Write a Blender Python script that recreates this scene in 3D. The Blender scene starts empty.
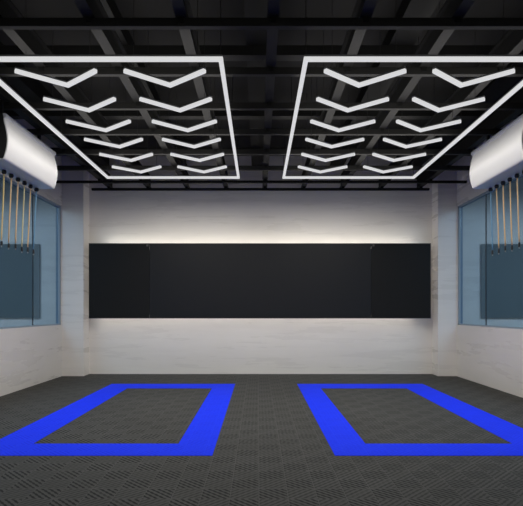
import bpy, bmesh, math, random
from mathutils import Vector, Matrix
random.seed(7)
C = bpy.context.scene.collection
SC = bpy.context.scene

# ------------------------------------------------------------------ camera, world, lights, exposure
EYE = 1.6
F = 500.0
cam_d = bpy.data.cameras.new('camera'); cam = bpy.data.objects.new('camera', cam_d); C.objects.link(cam)
cam.location = (0, 0, EYE); cam.rotation_euler = (math.radians(90), 0, 0)
cam_d.sensor_width = 36; cam_d.lens = 36 * F / 523
cam_d.shift_y = 58 / 523; cam_d.shift_x = 3 / 523
cam_d.clip_start = 0.05
SC.camera = cam

w = bpy.data.worlds.new('world'); SC.world = w; w.use_nodes = True
bg = w.node_tree.nodes['Background']
bg.inputs['Color'].default_value = (1.0, 0.99, 0.975, 1); bg.inputs['Strength'].default_value = 1.1

SC.view_settings.view_transform = 'Standard'; SC.view_settings.look = 'None'
SC.view_settings.exposure = 0.0; SC.view_settings.gamma = 1.0

LED_H = 2.8 + EYE          # underside of the two light frames
LEDF = [(-3.213, -0.398), (0.507, 3.300)]
LED_Y0, LED_Y1 = 5.58, 10.60
LED_UP = 40.0                # weaker light spilling up from the tubes
LED_POWER = 134.0          # light thrown down by each light frame
BAY_POWER = 240.0          # added fill light for the neighbouring bays
COVE = 12.0                 # LED strip behind the black panel

def area(name, loc, rot, sx, sy, power, col=(1, 1, 1)):
    l = bpy.data.lights.new(name, 'AREA'); l.shape = 'RECTANGLE'; l.size = sx; l.size_y = sy
    l.energy = power; l.color = col
    o = bpy.data.objects.new(name, l); C.objects.link(o); o.location = loc; o.rotation_euler = rot
    return o
for s, nm in ((-1, 'left'), (1, 'right')):
    area('bay_fill_' + nm, (s * 7.2, 8.0, 4.6), (0, 0, 0), 3.0, 5.0, BAY_POWER, (0.95, 0.98, 1))  # unseen lamps, put in so the side bays don't go dark

# ------------------------------------------------------------------ helpers
def mat(name, col, rough=0.5, metal=0.0, emit=None, spec=0.5):
    m = bpy.data.materials.new(name); m.use_nodes = True
    b = m.node_tree.nodes['Principled BSDF']
    b.inputs['Base Color'].default_value = (*col, 1); b.inputs['Roughness'].default_value = rough
    b.inputs['Metallic'].default_value = metal; b.inputs['Specular IOR Level'].default_value = spec
    if emit:
        b.inputs['Emission Color'].default_value = (*emit[0], 1); b.inputs['Emission Strength'].default_value = emit[1]
    return m

class NB:
    """small node-building helper"""
    def __init__(s, m): s.t = m.node_tree; s.n = s.t.nodes; s.b = s.n['Principled BSDF']
    def new(s, typ, **kw):
        x = s.n.new(typ)
        for k, v in kw.items(): setattr(x, k, v)
        return x
    def link(s, a, b): s.t.links.new(a, b)
    def math(s, op, a, b=None):
        x = s.new('ShaderNodeMath', operation=op)
        for i, v in enumerate((a, b)):
            if v is None: continue
            if isinstance(v, (int, float)): x.inputs[i].default_value = v
            else: s.link(v, x.inputs[i])
        return x.outputs[0]
    def mix(s, f, a, b):
        x = s.new('ShaderNodeMix', data_type='RGBA')
        for sock, v in ((x.inputs[0], f), (x.inputs[6], a), (x.inputs[7], b)):
            if isinstance(v, (int, float)): sock.default_value = v
            elif isinstance(v, tuple): sock.default_value = (*v, 1)
            else: s.link(v, sock)
        return x.outputs[2]
    def noise(s, vec, scale, detail=3, rough=0.5):
        x = s.new('ShaderNodeTexNoise'); x.inputs['Scale'].default_value = scale
        x.inputs['Detail'].default_value = detail; x.inputs['Roughness'].default_value = rough
        s.link(vec, x.inputs['Vector']); return x.outputs['Fac']
    def mapping(s, vec, sc):
        x = s.new('ShaderNodeMapping'); x.inputs['Scale'].default_value = sc
        s.link(vec, x.inputs['Vector']); return x.outputs[0]
    def ramp(s, f, lo, hi):
        x = s.new('ShaderNodeMapRange'); x.inputs[1].default_value = lo; x.inputs[2].default_value = hi
        s.link(f, x.inputs[0]); return x.outputs[0]

def cement(name, c1, c2, rough):
    m = mat(name, c1, rough); b = NB(m)
    tc = b.new('ShaderNodeTexCoord').outputs['Object']
    f1 = b.noise(b.mapping(tc, (0.35, 0.35, 3.2)), 1.3, 5, 0.6)
    f2 = b.noise(tc, 0.9, 4)
    f = b.ramp(b.math('ADD', b.math('MULTIPLY', f1, 0.65), b.math('MULTIPLY', f2, 0.35)), 0.28, 0.70)
    b.link(b.mix(f, c1, c2), b.b.inputs['Base Color'])
    b.link(b.math('ADD', b.math('MULTIPLY', f1, 0.15), rough - 0.07), b.b.inputs['Roughness'])
    return m

def grating(name, rib, hole, line, wear):
    """interlocking plastic floor grid: 25 cm fields of slanted slots, seams, larger tiles"""
    m = mat(name, rib, 0.75, spec=0.08); b = NB(m)
    tc = b.new('ShaderNodeTexCoord').outputs['Object']
    sp = b.new('ShaderNodeSeparateXYZ'); b.link(tc, sp.inputs[0]); x, y = sp.outputs[0], sp.outputs[1]
    k = 2 * math.pi / 0.065
    u = b.math('SINE', b.math('MULTIPLY', b.math('ADD', x, y), k))
    v = b.math('SINE', b.math('MULTIPLY', b.math('SUBTRACT', x, y), k))
    ck = b.new('ShaderNodeTexChecker'); ck.inputs['Scale'].default_value = 4.0
    b.link(tc, ck.inputs['Vector'])
    sel = b.math('ADD', b.math('MULTIPLY', u, ck.outputs['Fac']), b.math('MULTIPLY', v, b.math('SUBTRACT', 1.0, ck.outputs['Fac'])))
    cross = b.math('SINE', b.math('MULTIPLY', x, 2 * math.pi / 0.05))
    holes = b.ramp(b.math('ADD', sel, b.math('MULTIPLY', cross, 0.35)), -0.1, 0.6)
    dens = b.math('ADD', b.math('MULTIPLY', ck.outputs['Fac'], 0.38), 0.55)
    hf = b.math('MULTIPLY', holes, dens)
    gx = b.math('FRACT', b.math('DIVIDE', x, 0.25)); gy = b.math('FRACT', b.math('DIVIDE', y, 0.25))
    ln = b.math('MAXIMUM', b.math('LESS_THAN', gx, 0.035), b.math('LESS_THAN', gy, 0.05))
    c = b.mix(hf, rib, hole)
    du = b.math('FRACT', b.math('DIVIDE', b.math('ADD', x, y), 0.5)); dv = b.math('FRACT', b.math('DIVIDE', b.math('SUBTRACT', x, y), 0.5))
    dl = b.math('MAXIMUM', b.math('LESS_THAN', du, 0.03), b.math('LESS_THAN', dv, 0.03))
    c = b.mix(b.math('MULTIPLY', dl, 0.4), c, line)
    c = b.mix(b.math('MULTIPLY', ln, 0.6), c, line)
    n = b.ramp(b.noise(tc, 0.8, 5, 0.6), 0.3, 0.75)
    c = b.mix(b.math('MULTIPLY', n, wear[1]), c, wear[0])
    b.link(c, b.b.inputs['Base Color'])
    bp = b.new('ShaderNodeBump'); bp.inputs['Strength'].default_value = 0.25; bp.inputs['Distance'].default_value = 0.004
    b.link(b.math('SUBTRACT', 1.0, hf), bp.inputs['Height']); b.link(bp.outputs[0], b.b.inputs['Normal'])
    return m

M = {
    'ground': mat('dark_unseen_ground', (0.05, 0.05, 0.05), 0.9, spec=0.1),
    'cement': cement('polished_cement', (0.70, 0.668, 0.63), (0.79, 0.757, 0.717), 0.28),
    'floor': grating('dark_floor_grid', (0.090, 0.089, 0.085), (0.010, 0.012, 0.012), (0.12, 0.118, 0.112), ((0.040, 0.038, 0.034), 0.35)),
    'blue': grating('blue_floor_grid', (0.013, 0.045, 0.98), (0.008, 0.030, 0.85), (0.02, 0.06, 1.0), ((0.012, 0.04, 0.95), 0.3)),
    'beam': mat('black_painted_steel', (0.009, 0.009, 0.0087), 0.6, spec=0.2),
    'flange': mat('dark_grey_steel', (0.017, 0.0167, 0.016), 0.55, spec=0.25),
    'deck': mat('dark_ceiling_deck', (0.030, 0.0295, 0.028), 0.9, spec=0.1),
    'panel': mat('black_panel_face', (0.013, 0.014, 0.0165), 0.42, spec=0.2),
    'panel_dark': mat('black_panel_side_face', (0.012, 0.0118, 0.0116), 0.45, spec=0.15),
    'panel_edge': mat('black_panel_edge', (0.004, 0.004, 0.004), 0.5),
    'slate': mat('slate_blue_hazed_panel_face', (0.165, 0.195, 0.20), 0.5, spec=0.3),  # black panel made paler and bluer: haze on the glass put into its colour
    'white': mat('white_gloss_cover', (0.76, 0.76, 0.76), 0.42),
    'under': mat('pale_blue_grey_plate', (0.90, 0.91, 0.91), 0.3, 0.4),
    'rubber': mat('black_rubber', (0.006, 0.006, 0.007), 0.5),
    'clip': mat('dull_brown_metal_clip', (0.09, 0.085, 0.075), 0.5),
    'steel': mat('grey_steel', (0.35, 0.35, 0.36), 0.35, 0.9),
    'hose_tan': mat('tan_hose', (0.72, 0.48, 0.24), 0.45),
    'hose_yellow': mat('yellow_tan_hose', (0.70, 0.52, 0.20), 0.45),
    'hose_green': mat('olive_tan_hose', (0.60, 0.52, 0.28), 0.45),
    'hose_blue': mat('pale_blue_hose', (0.12, 0.27, 0.42), 0.4),
    'led': mat('lit_white_tube', (0.3, 0.3, 0.3), 0.5, emit=((1, 1, 1), 0.64)),
    'alu': mat('aluminium_tube_back', (0.3, 0.3, 0.3), 0.4, 0.6),
    'strip': mat('warm_white_led_strip', (0.8, 0.8, 0.8), 0.5, emit=((1.0, 0.95, 0.87), COVE)),
    'wire': mat('thin_steel_wire', (0.03, 0.03, 0.03), 0.4, 0.5),
    'frame': mat('blue_grey_window_frame', (0.24, 0.31, 0.37), 0.4),
    'seal': mat('dark_glass_seal', (0.02, 0.03, 0.04), 0.5),
}
def glass_mat():
    m = bpy.data.materials.new('blue_tinted_glass'); m.use_nodes = True
    t = m.node_tree; n = t.nodes; n.clear()
    out = n.new('ShaderNodeOutputMaterial'); tr = n.new('ShaderNodeBsdfTransparent')
    tr.inputs['Color'].default_value = (0.59, 0.72, 0.83, 1)
    gl = n.new('ShaderNodeBsdfGlossy'); gl.inputs['Roughness'].default_value = 0.12
    gl.inputs['Color'].default_value = (0.8, 0.9, 1, 1)
    mx = n.new('ShaderNodeMixShader'); mx.inputs[0].default_value = 0.06
    t.links.new(tr.outputs[0], mx.inputs[1]); t.links.new(gl.outputs[0], mx.inputs[2]); t.links.new(mx.outputs[0], out.inputs[0])
    return m
M['glass'] = glass_mat()

def box(bm, x0, x1, y0, y1, z0, z1):
    vs = [bm.verts.new((x, y, z)) for x in (x0, x1) for y in (y0, y1) for z in (z0, z1)]
    for f in ((0, 1, 3, 2), (4, 6, 7, 5), (0, 4, 5, 1), (2, 3, 7, 6), (0, 2, 6, 4), (1, 5, 7, 3)):
        bm.faces.new([vs[i] for i in f])
def tube(bm, pts, r, n=10, cap=True):
    pts = [Vector(p) for p in pts]; rings = []
    for i, p in enumerate(pts):
        d = (pts[min(i + 1, len(pts) - 1)] - pts[max(i - 1, 0)]).normalized()
        up = Vector((0, 0, 1)) if abs(d.z) < 0.9 else Vector((0, 1, 0))
        a = d.cross(up).normalized(); b = a.cross(d)
        rr = r[i] if isinstance(r, (list, tuple)) else r
        rings.append([bm.verts.new(p + (a * math.cos(t) + b * math.sin(t)) * rr) for t in [2 * math.pi * k / n for k in range(n)]])
    for A, B in zip(rings, rings[1:]):
        for k in range(n):
            bm.faces.new((A[k], A[(k + 1) % n], B[(k + 1) % n], B[k]))
    if cap: bm.faces.new(rings[0]); bm.faces.new(rings[-1][::-1])
def sweep(bm, prof, path_y):
    """profile [(x,z)] closed, extruded between two y values"""
    A = [bm.verts.new((x, path_y[0], z)) for x, z in prof]; B = [bm.verts.new((x, path_y[1], z)) for x, z in prof]
    k = len(prof)
    for i in range(k): bm.faces.new((A[i], A[(i + 1) % k], B[(i + 1) % k], B[i]))
    bm.faces.new(A); bm.faces.new(B[::-1])
def obj(name, bm, m, parent=None, loc=None, smooth=False, bevel=0):
    bmesh.ops.recalc_face_normals(bm, faces=bm.faces)
    me = bpy.data.meshes.new(name); bm.to_mesh(me); bm.free()
    me.materials.append(M[m] if isinstance(m, str) else m)
    if smooth:
        for p in me.polygons: p.use_smooth = True
    o = bpy.data.objects.new(name, me); C.objects.link(o)
    if parent: o.parent = parent
    if loc: o.location = loc
    if bevel:
        b = o.modifiers.new('bevel', 'BEVEL'); b.width = bevel; b.segments = 2; b.limit_method = 'ANGLE'
    return o
def tag(o, label, cat, group=None):
    o['label'] = label; o['category'] = cat
    if group: o['group'] = group
    return o
def thing(name, label, cat, loc=(0, 0, 0), group=None):
    o = bpy.data.objects.new(name, None); C.objects.link(o); o.location = loc; o.empty_display_size = 0.1
    return tag(o, label, cat, group)
def struct(name, boxes, m, parent=None):
    bm = bmesh.new()
    for b in boxes: box(bm, *b)
    o = obj(name, bm, m, parent)
    if not parent: o['kind'] = 'structure'
    return o
def bxo(name, b, m, parent=None, bevel=0):
    bm = bmesh.new(); box(bm, *b); return obj(name, bm, m, parent, bevel=bevel)

# ------------------------------------------------------------------ room shell
YB = 12.7; XL, XR = -4.83, 4.87; T = 0.14; TOP = 5.55; YF = -2.5
PL, PR, YP = -4.30, 4.41, 12.28
struct('floor', [(-9.6, 9.6, YF, YB + 0.2, -0.1, 0)], 'floor')
struct('floor_light_blocker', [(-20, 20, YF - 30, YF, -0.1, -0.005)], 'ground')  # unseen ground, added to keep world light from below off the ceiling
struct('wall_back', [(-9.6, 9.6, YB, YB + 0.2, 0, TOP)], 'cement')
struct('wall_outer_left', [(-9.8, -9.6, YF, YB + 0.2, -0.1, TOP)], 'cement')
struct('wall_outer_right', [(9.6, 9.8, YF, YB + 0.2, -0.1, TOP)], 'cement')
# ceiling deck with shallow ribs
bm = bmesh.new(); box(bm, -9.6, 9.6, YF, YB + 0.2, TOP, TOP + 0.1)
obj('ceiling', bm, 'deck')['kind'] = 'structure'
SILL, HEAD = 1.26, 4.17; WY0, WY1 = 2.4, 12.26
for nm, x0, x1 in (('left', XL - T, XL), ('right', XR, XR + T)):
    struct('wall_' + nm, [(x0, x1, YF, YB, 0, SILL), (x0, x1, YF, YB, HEAD, TOP),
                          (x0, x1, WY1, YB, SILL, HEAD), (x0, x1, YF, WY0, SILL, HEAD)], 'cement')
struct('trim_1', [(XL, PL, YP, YB, 0, TOP)], 'cement')
struct('trim_2', [(PR, XR, YP, YB, 0, TOP)], 'cement')
for i, (xc, s) in enumerate(((XL - T / 2, -1), (XR + T / 2, 1))):
    fw = 0.05
    fr = struct('window_%d' % (i + 1), [(xc - 0.05, xc + 0.05, WY0, WY1, SILL, SILL + 0.03), (xc - 0.05, xc + 0.05, WY0, WY1, HEAD - 0.04, HEAD),
                 (xc - 0.05, xc + 0.05, WY0, WY0 + fw, SILL, HEAD), (xc - 0.05, xc + 0.05, WY1 - fw, WY1, SILL, HEAD)], 'frame')
    ys = [WY0 + fw, 5.1, 7.95, 10.85, WY1 - fw]
    for a, b in zip(ys, ys[1:]):
        bxo('glass_pane', (xc - 0.006, xc + 0.006, a + 0.006, b - 0.006, SILL + 0.03, HEAD - 0.04), 'glass', fr)
    for y in ys[1:-1]:
        bxo('glass_seal', (xc - 0.01, xc + 0.01, y - 0.012, y + 0.012, SILL + 0.03, HEAD - 0.04), 'seal', fr)

# ------------------------------------------------------------------ ceiling grid of black steel
GB = EYE + 3.05                               # underside of the grid
ORD = ['first', 'second', 'third', 'fourth', 'fifth', 'sixth', 'seventh', 'eighth', 'ninth', 'tenth', 'eleventh', 'twelfth']
for k in range(9):
    x = 0.157 + 0.968 * (k - 4)
    t = thing('ceiling_beam', 'black steel lengthwise ceiling beam, %s of nine counted from the left wall' % ORD[k], 'beam', (x, 0, GB), 'lengthwise ceiling beams')
    bxo('lower_flange', (-0.06, 0.06, YF, YB - 0.02, 0.035, 0.050), 'flange', t)
    bxo('web', (-0.014, 0.014, YF, YB - 0.02, 0.050, 0.30), 'beam', t)
    bxo('upper_flange', (-0.06, 0.06, YF, YB - 0.02, 0.30, 0.318), 'beam', t)
cy = [1.01 + 1.07 * k for k in range(11)] + [12.42]
for k, y in list(enumerate(cy))[3:]:
    last = k == len(cy) - 1
    xa, xb = (-4.14, 4.24) if last else (XL, XR)
    lb = ('short black steel crossbar running between the two corner pilasters at the back wall' if last else
          'black steel crossbar under the ceiling, %s one in front of the bar between the pilasters' % ORD[10 - k])
    t = thing('ceiling_crossbar', lb, 'beam', (0, y, GB), 'ceiling crossbars')
    bxo('bar', (xa, xb, -0.035, 0.035, -0.055, 0.035 if y < 11 else 0.0), 'beam' if y > 11 else 'flange', t, 0.004)  # front bars coloured greyer as if lit by the frames, rear ones black as unlit
    for kk in range(9):
        x = 0.157 + 0.968 * (kk - 4)
        bxo('clamp', (x - 0.03, x + 0.03, -0.05, 0.05, -0.02, 0.050), 'beam', t)
# upper joists and hanger rods under the deck
for k in range(5):
    x = -3.9 + 1.95 * k
    t = thing('ceiling_joist', 'broad dark grey joist above the black grid, %s of five from the left wall' % ORD[k], 'beam', (x, 0, TOP), 'joists under the ceiling deck')
    bxo('joist_web', (-0.12, 0.12, YF, YB - 0.02, -0.30, 0.0), 'beam', t)
    bxo('joist_flange', (-0.17, 0.17, YF, YB - 0.02, -0.325, -0.30), 'beam', t)
for i, y in enumerate((6.9, 9.03, 11.17)):
    bm = bmesh.new(); box(bm, XL, XR, y - 0.08, y + 0.08, TOP - 0.46, TOP - 0.325)
    tag(obj('ceiling_girder', bm, 'flange'), 'dark grey girder crossing under the joists, %s from the camera' % ORD[i], 'beam', 'girders across the ceiling')

# ------------------------------------------------------------------ light frames and V tubes
def square_loop(bm, x0, x1, y0, y1, wd, z0, z1):
    o = [(x0, y0), (x1, y0), (x1, y1), (x0, y1)]; i = [(x0 + wd, y0 + wd), (x1 - wd, y0 + wd), (x1 - wd, y1 - wd), (x0 + wd, y1 - wd)]
    V = {(r, z): [bm.verts.new((x, y, zz)) for x, y in pts] for r, pts in (('o', o), ('i', i)) for z, zz in ((0, z0), (1, z1))}
    for k in range(4):
        j = (k + 1) % 4
        bm.faces.new((V['o', 0][k], V['o', 0][j], V['o', 1][j], V['o', 1][k])); bm.faces.new((V['i', 0][k], V['i', 1][k], V['i', 1][j], V['i', 0][j]))
        bm.faces.new((V['o', 0][k], V['i', 0][k], V['i', 0][j], V['o', 0][j])); bm.faces.new((V['o', 1][k], V['o', 1][j], V['i', 1][j], V['i', 1][k]))
TW = 0.05
GRID_Z = GB - 0.055
for side, (x0, x1) in zip(('left', 'right'), LEDF):
    cx, cyy = (x0 + x1) / 2, (LED_Y0 + LED_Y1) / 2
    t = thing('light_frame', 'large lit white rectangular LED frame over the %s blue floor bay' % side, 'ceiling light', (cx, cyy, LED_H), 'rectangular light frames')
    hx, hy = (x1 - x0) / 2, (LED_Y1 - LED_Y0) / 2
    bm = bmesh.new(); square_loop(bm, -hx, hx, -hy, hy, TW, 0, TW * 0.9); obj('light_tube', bm, 'led', t, bevel=0.008)
    bm = bmesh.new(); square_loop(bm, -hx + 0.006, hx - 0.006, -hy + 0.006, hy - 0.006, TW - 0.012, TW * 0.9, TW * 0.9 + 0.02); obj('tube_housing', bm, 'alu', t)
    for sx in (-1, 1):
        for yy in (-hy + TW / 2, 0.0, hy - TW / 2):
            bm = bmesh.new(); tube(bm, [(sx * (hx - TW / 2), yy, TW), (sx * (hx - TW / 2), yy, TOP - LED_H)], 0.005, 6); obj('suspension_wire', bm, 'wire', t)
    la = area('frame_light_' + side, (0, 0, -0.01), (0, 0, 0), 2 * hx, 2 * hy, LED_POWER, (1.0, 0.955, 0.885)); la.parent = t
    la = area('frame_spill_' + side, (0, 0, 0.08), (math.pi, 0, 0), 2 * hx, 2 * hy, LED_UP, (1.0, 0.96, 0.90)); la.parent = t

def make_v(name):
    """V tube: apex away from the camera; origin at the apex, underside"""
    t = bpy.data.objects.new(name, None); C.objects.link(t); t.empty_display_size = 0.1
    hw, dp, wd = 0.475, 0.379, TW
    n = Vector((dp, hw, 0)).normalized()      # left arm runs from (-hw,-dp) to 0
    def vprof(wd):
        h = wd / 2
        nl = Vector((-dp, hw)).normalized(); nr = Vector((dp, hw)).normalized(); apex = h / nr.y
        A, B = Vector((-hw, -dp)), Vector((hw, -dp))
        return [A - nl * h, A + nl * h, Vector((0, apex)), B + nr * h, B - nr * h, Vector((0, -apex))]
    def vmesh(pname, wd, z0, z1, m, bv=0):
        bm = bmesh.new(); p = vprof(wd)
        lo = [bm.verts.new((v.x, v.y, z0)) for v in p]; hi = [bm.verts.new((v.x, v.y, z1)) for v in p]
        for k in range(6): bm.faces.new((lo[k], lo[(k + 1) % 6], hi[(k + 1) % 6], hi[k]))
        for q in ((0, 1, 2, 5), (5, 2, 3, 4)):
            bm.faces.new([lo[i] for i in q][::-1]); bm.faces.new([hi[i] for i in q])
        return obj(pname, bm, m, t, bevel=bv)
    vmesh('light_tube', wd, 0, wd * 0.9, 'led', 0.008)
    vmesh('tube_housing', wd - 0.012, wd * 0.9, wd * 0.9 + 0.018, 'alu')
    for sx in (-1, 1):
        bm = bmesh.new(); tube(bm, [(sx * hw * 0.8, -dp * 0.8, wd), (sx * hw * 0.8, -dp * 0.8, TOP - LED_H)], 0.003, 6); obj('suspension_wire', bm, 'wire', t)
    return t
v0 = make_v('v_shaped_light'); used = False
def copy_tree(src):
    c = src.copy(); C.objects.link(c)
    for ch in list(src.children):
        d = ch.copy(); C.objects.link(d); d.parent = c
    return c
ROW = ['nearest the camera', 'second from the front', 'third from the front', 'third from the back', 'second from the back', 'nearest the back wall']
for colname, x in (('outer column, left frame', -2.387), ('inner column, left frame', -1.105),
                   ('inner column, right frame', 1.256), ('outer column, right frame', 2.535)):
    for r in range(6):
        o = v0 if not used else copy_tree(v0); used = True
        o.location = (x, 5.872 + 0.781 * r + 0.379, LED_H)
        tag(o, 'white V-shaped LED tube, %s, %s' % (colname, ROW[r]), 'ceiling light', 'V-shaped LED tubes')

# ------------------------------------------------------------------ black wall panel with hidden LED strips
PX0, PX1 = -4.195, 4.26; PZ0, PZ1 = EYE - 0.165, EYE + 1.655; PY = 12.36
t = thing('wall_panel', 'long black panel across the back wall, lit along its top and bottom edges', 'wall panel', ((PX0 + PX1) / 2, PY, PZ0))
mx = (PX0 + PX1) / 2; s1, s2 = (149.5 - 258.5) * PY / F - mx, (371 - 258.5) * PY / F - mx
a, b = PX0 - mx, PX1 - mx; H = PZ1 - PZ0
for x0, x1, m in ((a, s1 - 0.002, 'panel_dark'), (s1 + 0.002, s2 - 0.002, 'panel'), (s2 + 0.002, b, 'panel_dark')):
    bxo('panel_section', (x0, x1, 0, 0.03, 0, H), m, t, 0.004)
bxo('backing_frame', (a + 0.15, b - 0.15, 0.03, 0.05, 0.12, H - 0.12), 'panel_edge', t)
bxo('edge_trim', (a, b, -0.004, 0.034, H, H + 0.02), 'panel_edge', t)
bxo('edge_trim', (a, b, -0.004, 0.034, -0.02, 0), 'panel_edge', t)
for x in (s1 - 0.05, s2 + 0.06):
    bxo('panel_clip', (x - 0.025, x + 0.025, -0.012, 0, H - 0.06, H - 0.01), 'clip', t, 0.004)
for x in (-3, -1, 1, 3):
    bxo('wall_bracket', (x - 0.04, x + 0.04, 0.05, YB - PY, 0.5, H - 0.5), 'steel', t)
bxo('led_strip', (a + 0.35, b - 0.35, 0.034, 0.084, H - 0.10, H - 0.06), 'strip', t)
bxo('led_strip', (a + 0.15, b - 0.35, 0.034, 0.055, 0.02, 0.05), 'strip', t)

# neighbouring bays, seen through the blue glass
for side, s, xin in (('left', -1, -5.54), ('right', 1, 5.637)):
    xo = xin + s * 3.2; xa, xb = min(xin, xo), max(xin, xo); c = (xa + xb) / 2
    t = thing('wall_panel', 'dark slate-blue panel seen through the blue glass on the %s' % side, 'wall panel', (c, 12.65, EYE - 0.177), 'slate-blue panels behind glass')
    bxo('panel_section', (xa - c, xb - c, 0, 0.03, 0, 1.872), 'slate', t, 0.004)
    bxo('wall_bracket', (-0.5, 0.5, 0.03, YB - 12.65, 0.4, 1.4), 'steel', t)

# ------------------------------------------------------------------ blue borders on the floor
for side, (ox0, ix0, ix1, ox1) in (('left', (-3.22, -2.715, -0.963, -0.51)), ('right', (0.845, 1.287, 3.06, 3.595))):
    t = thing('floor_marking', 'bright blue tile border marking the %s car bay on the dark floor' % side, 'floor marking', ((ox0 + ox1) / 2, 8.2, 0), 'blue bay borders')
    oy0, iy0, iy1, oy1 = 5.525, 6.02, 10.34, 10.96; c = (ox0 + ox1) / 2
    for nm, b_ in (('front_strip', (ox0, ox1, oy0, iy0)), ('back_strip', (ox0, ox1, iy1, oy1)), ('side_strip', (ox0, ix0, iy0, iy1)), ('side_strip', (ix1, ox1, iy0, iy1))):
        bxo(nm, (b_[0] - c, b_[1] - c, b_[2] - 8.2, b_[3] - 8.2, 0.0, 0.004), 'blue', t)

# ------------------------------------------------------------------ white hose boxes with six hanging hoses
SCALE = 0.957
def cat_rom(pts, n=6):
    out = []
    for i in range(len(pts) - 1):
        p0, p1, p2, p3 = pts[max(i - 1, 0)], pts[i], pts[i + 1], pts[min(i + 2, len(pts) - 1)]
        for k in range(n):
            u = k / n
            out.append(tuple(0.5 * ((2 * p1[j]) + (-p0[j] + p2[j]) * u + (2 * p0[j] - 5 * p1[j] + 4 * p2[j] - p3[j]) * u * u + (-p0[j] + 3 * p1[j] - 3 * p2[j] + p3[j]) * u ** 3) for j in (0, 1)))
    out.append(pts[-1]); return out
YN, YFAR = 7.40 * SCALE, 9.22 * SCALE
HB = 2.25 * SCALE + EYE; HT = 2.93 * SCALE + EYE
for side, s, xf in (('left', -1, -3.765 * SCALE), ('right', 1, 3.95 * SCALE)):
    L2 = (YFAR - YN) / 2; hh = HT - HB
    t = thing('hose_reel_box', 'white curved hose box hanging under the black ceiling by the %s wall' % side, 'hose box', (xf, (YN + YFAR) / 2, HB), 'white hose boxes')
    # local: +d is towards the room centre; s flips it
    face = [(0.012, hh), (0.030, hh - 0.008), (0.030, hh - 0.050), (0.010, hh - 0.062)] + cat_rom([(0.006, hh - 0.08), (0.014, hh - 0.13), (0.034, hh * 0.68), (0.055, hh * 0.48), (0.052, hh * 0.32), (0.030, hh * 0.15), (0.006, hh * 0.04), (-0.012, 0.004)])
    back = [(-0.03, 0.0), (-0.05, 0.012)] + [(d - 0.016, z) for d, z in reversed(face[3:-3])] + [(-0.02, hh)]
    bm = bmesh.new(); sweep(bm, [(-s * d, z) for d, z in face + back], (-L2, L2)); c_ = obj('cover', bm, 'white', t, smooth=True)
    c_.data.set_sharp_from_angle(angle=math.radians(35))
    bxb = -0.36
    bm = bmesh.new(); box(bm, min(-s * bxb, -s * -0.03), max(-s * bxb, -s * -0.03), -L2, L2, 0.0, 0.012); obj('bottom_plate', bm, 'under', t)
    bm = bmesh.new(); box(bm, min(-s * bxb, -s * (bxb + .012)), max(-s * bxb, -s * (bxb + .012)), -L2, L2, 0.012, hh); obj('back_plate', bm, 'flange', t)
    bm = bmesh.new(); box(bm, min(-s * (bxb + .012), s * 0.02), max(-s * (bxb + .012), s * 0.02), -L2, L2, hh - 0.012, hh); obj('top_plate', bm, 'flange', t)
    for ye in (-L2 + 0.004, L2 - 0.016):
        bm = bmesh.new()
        pr = [(-s * (d - 0.018), z) for d, z in face[3:-2]] + [(-s * -0.05, 0.012), (-s * (bxb + 0.012), 0.012), (-s * (bxb + 0.012), hh - 0.012), (-s * -0.02, hh - 0.012)]
        sweep(bm, pr, (ye, ye + 0.012)); obj('end_plate', bm, 'flange', t)
    for yb in (-L2 + 0.25, L2 - 0.25):
        bm = bmesh.new(); xx = -s * -0.16; box(bm, xx - 0.02, xx + 0.02, yb - 0.025, yb + 0.025, hh, GB + 0.035 - HB); obj('hanger_bracket', bm, 'beam', t)
    xh = -s * -0.285
    WHICH = ['nearest the camera', 'second from the camera', 'third from the camera', 'fourth from the camera', 'fifth from the camera', 'nearest the back wall']
    cols = ['hose_yellow', 'hose_tan', 'hose_tan', 'hose_green' if s < 0 else 'hose_tan', 'hose_tan', 'hose_blue']
    cname = {'hose_yellow': 'yellow-tan', 'hose_tan': 'tan', 'hose_green': 'olive-tan', 'hose_blue': 'pale blue'}
    for k in range(6):
        yw = (7.98 + 0.234 * k) * SCALE; yl = yw - (YN + YFAR) / 2
        bm = bmesh.new(); tube(bm, [(xh, yl, -0.062), (xh, yl, -0.055), (xh, yl, -0.038), (xh, yl, -0.018), (xh, yl, -0.006), (xh, yl, 0.0)], [0.014, 0.028, 0.037, 0.037, 0.030, 0.030], 16); obj('grommet', bm, 'rubber', t, smooth=True)
        ln = (2.25 - 1.19) * SCALE - random.uniform(-0.02, 0.02)
        h = thing('air_hose', '%s hose hanging from the %s white box, %s' % (cname[cols[k]], side, WHICH[k]), 'hose', (xf + xh, yw, HB - 0.062), 'hanging hoses')
        dx = s * (0.035 + 0.004 * k) if s < 0 else 0.035
        bm = bmesh.new(); tube(bm, [(dx * u + 0.002 * math.sin(5 * u + k), 0.002 * math.sin(4 * u + 2 * k), 0.01 - ln * u) for u in [q / 10 for q in range(11)]], 0.0105, 10); obj('hose', bm, cols[k], h, smooth=True)
        ex, ey = dx + 0.002 * math.sin(5 + k), 0.002 * math.sin(4 + 2 * k)
        bm = bmesh.new(); tube(bm, [(ex, ey, 0.0 - ln), (ex, ey, -ln - 0.012), (ex, ey, -ln - 0.06), (ex, ey, -ln - 0.07)], [0.013, 0.017, 0.017, 0.012], 12); fo = obj('coupling', bm, 'rubber', h)
        bm = bmesh.new(); tube(bm, [(ex, ey, -ln - 0.07), (ex, ey, -ln - 0.095)], [0.010, 0.008], 10); obj('nozzle', bm, 'steel', fo)
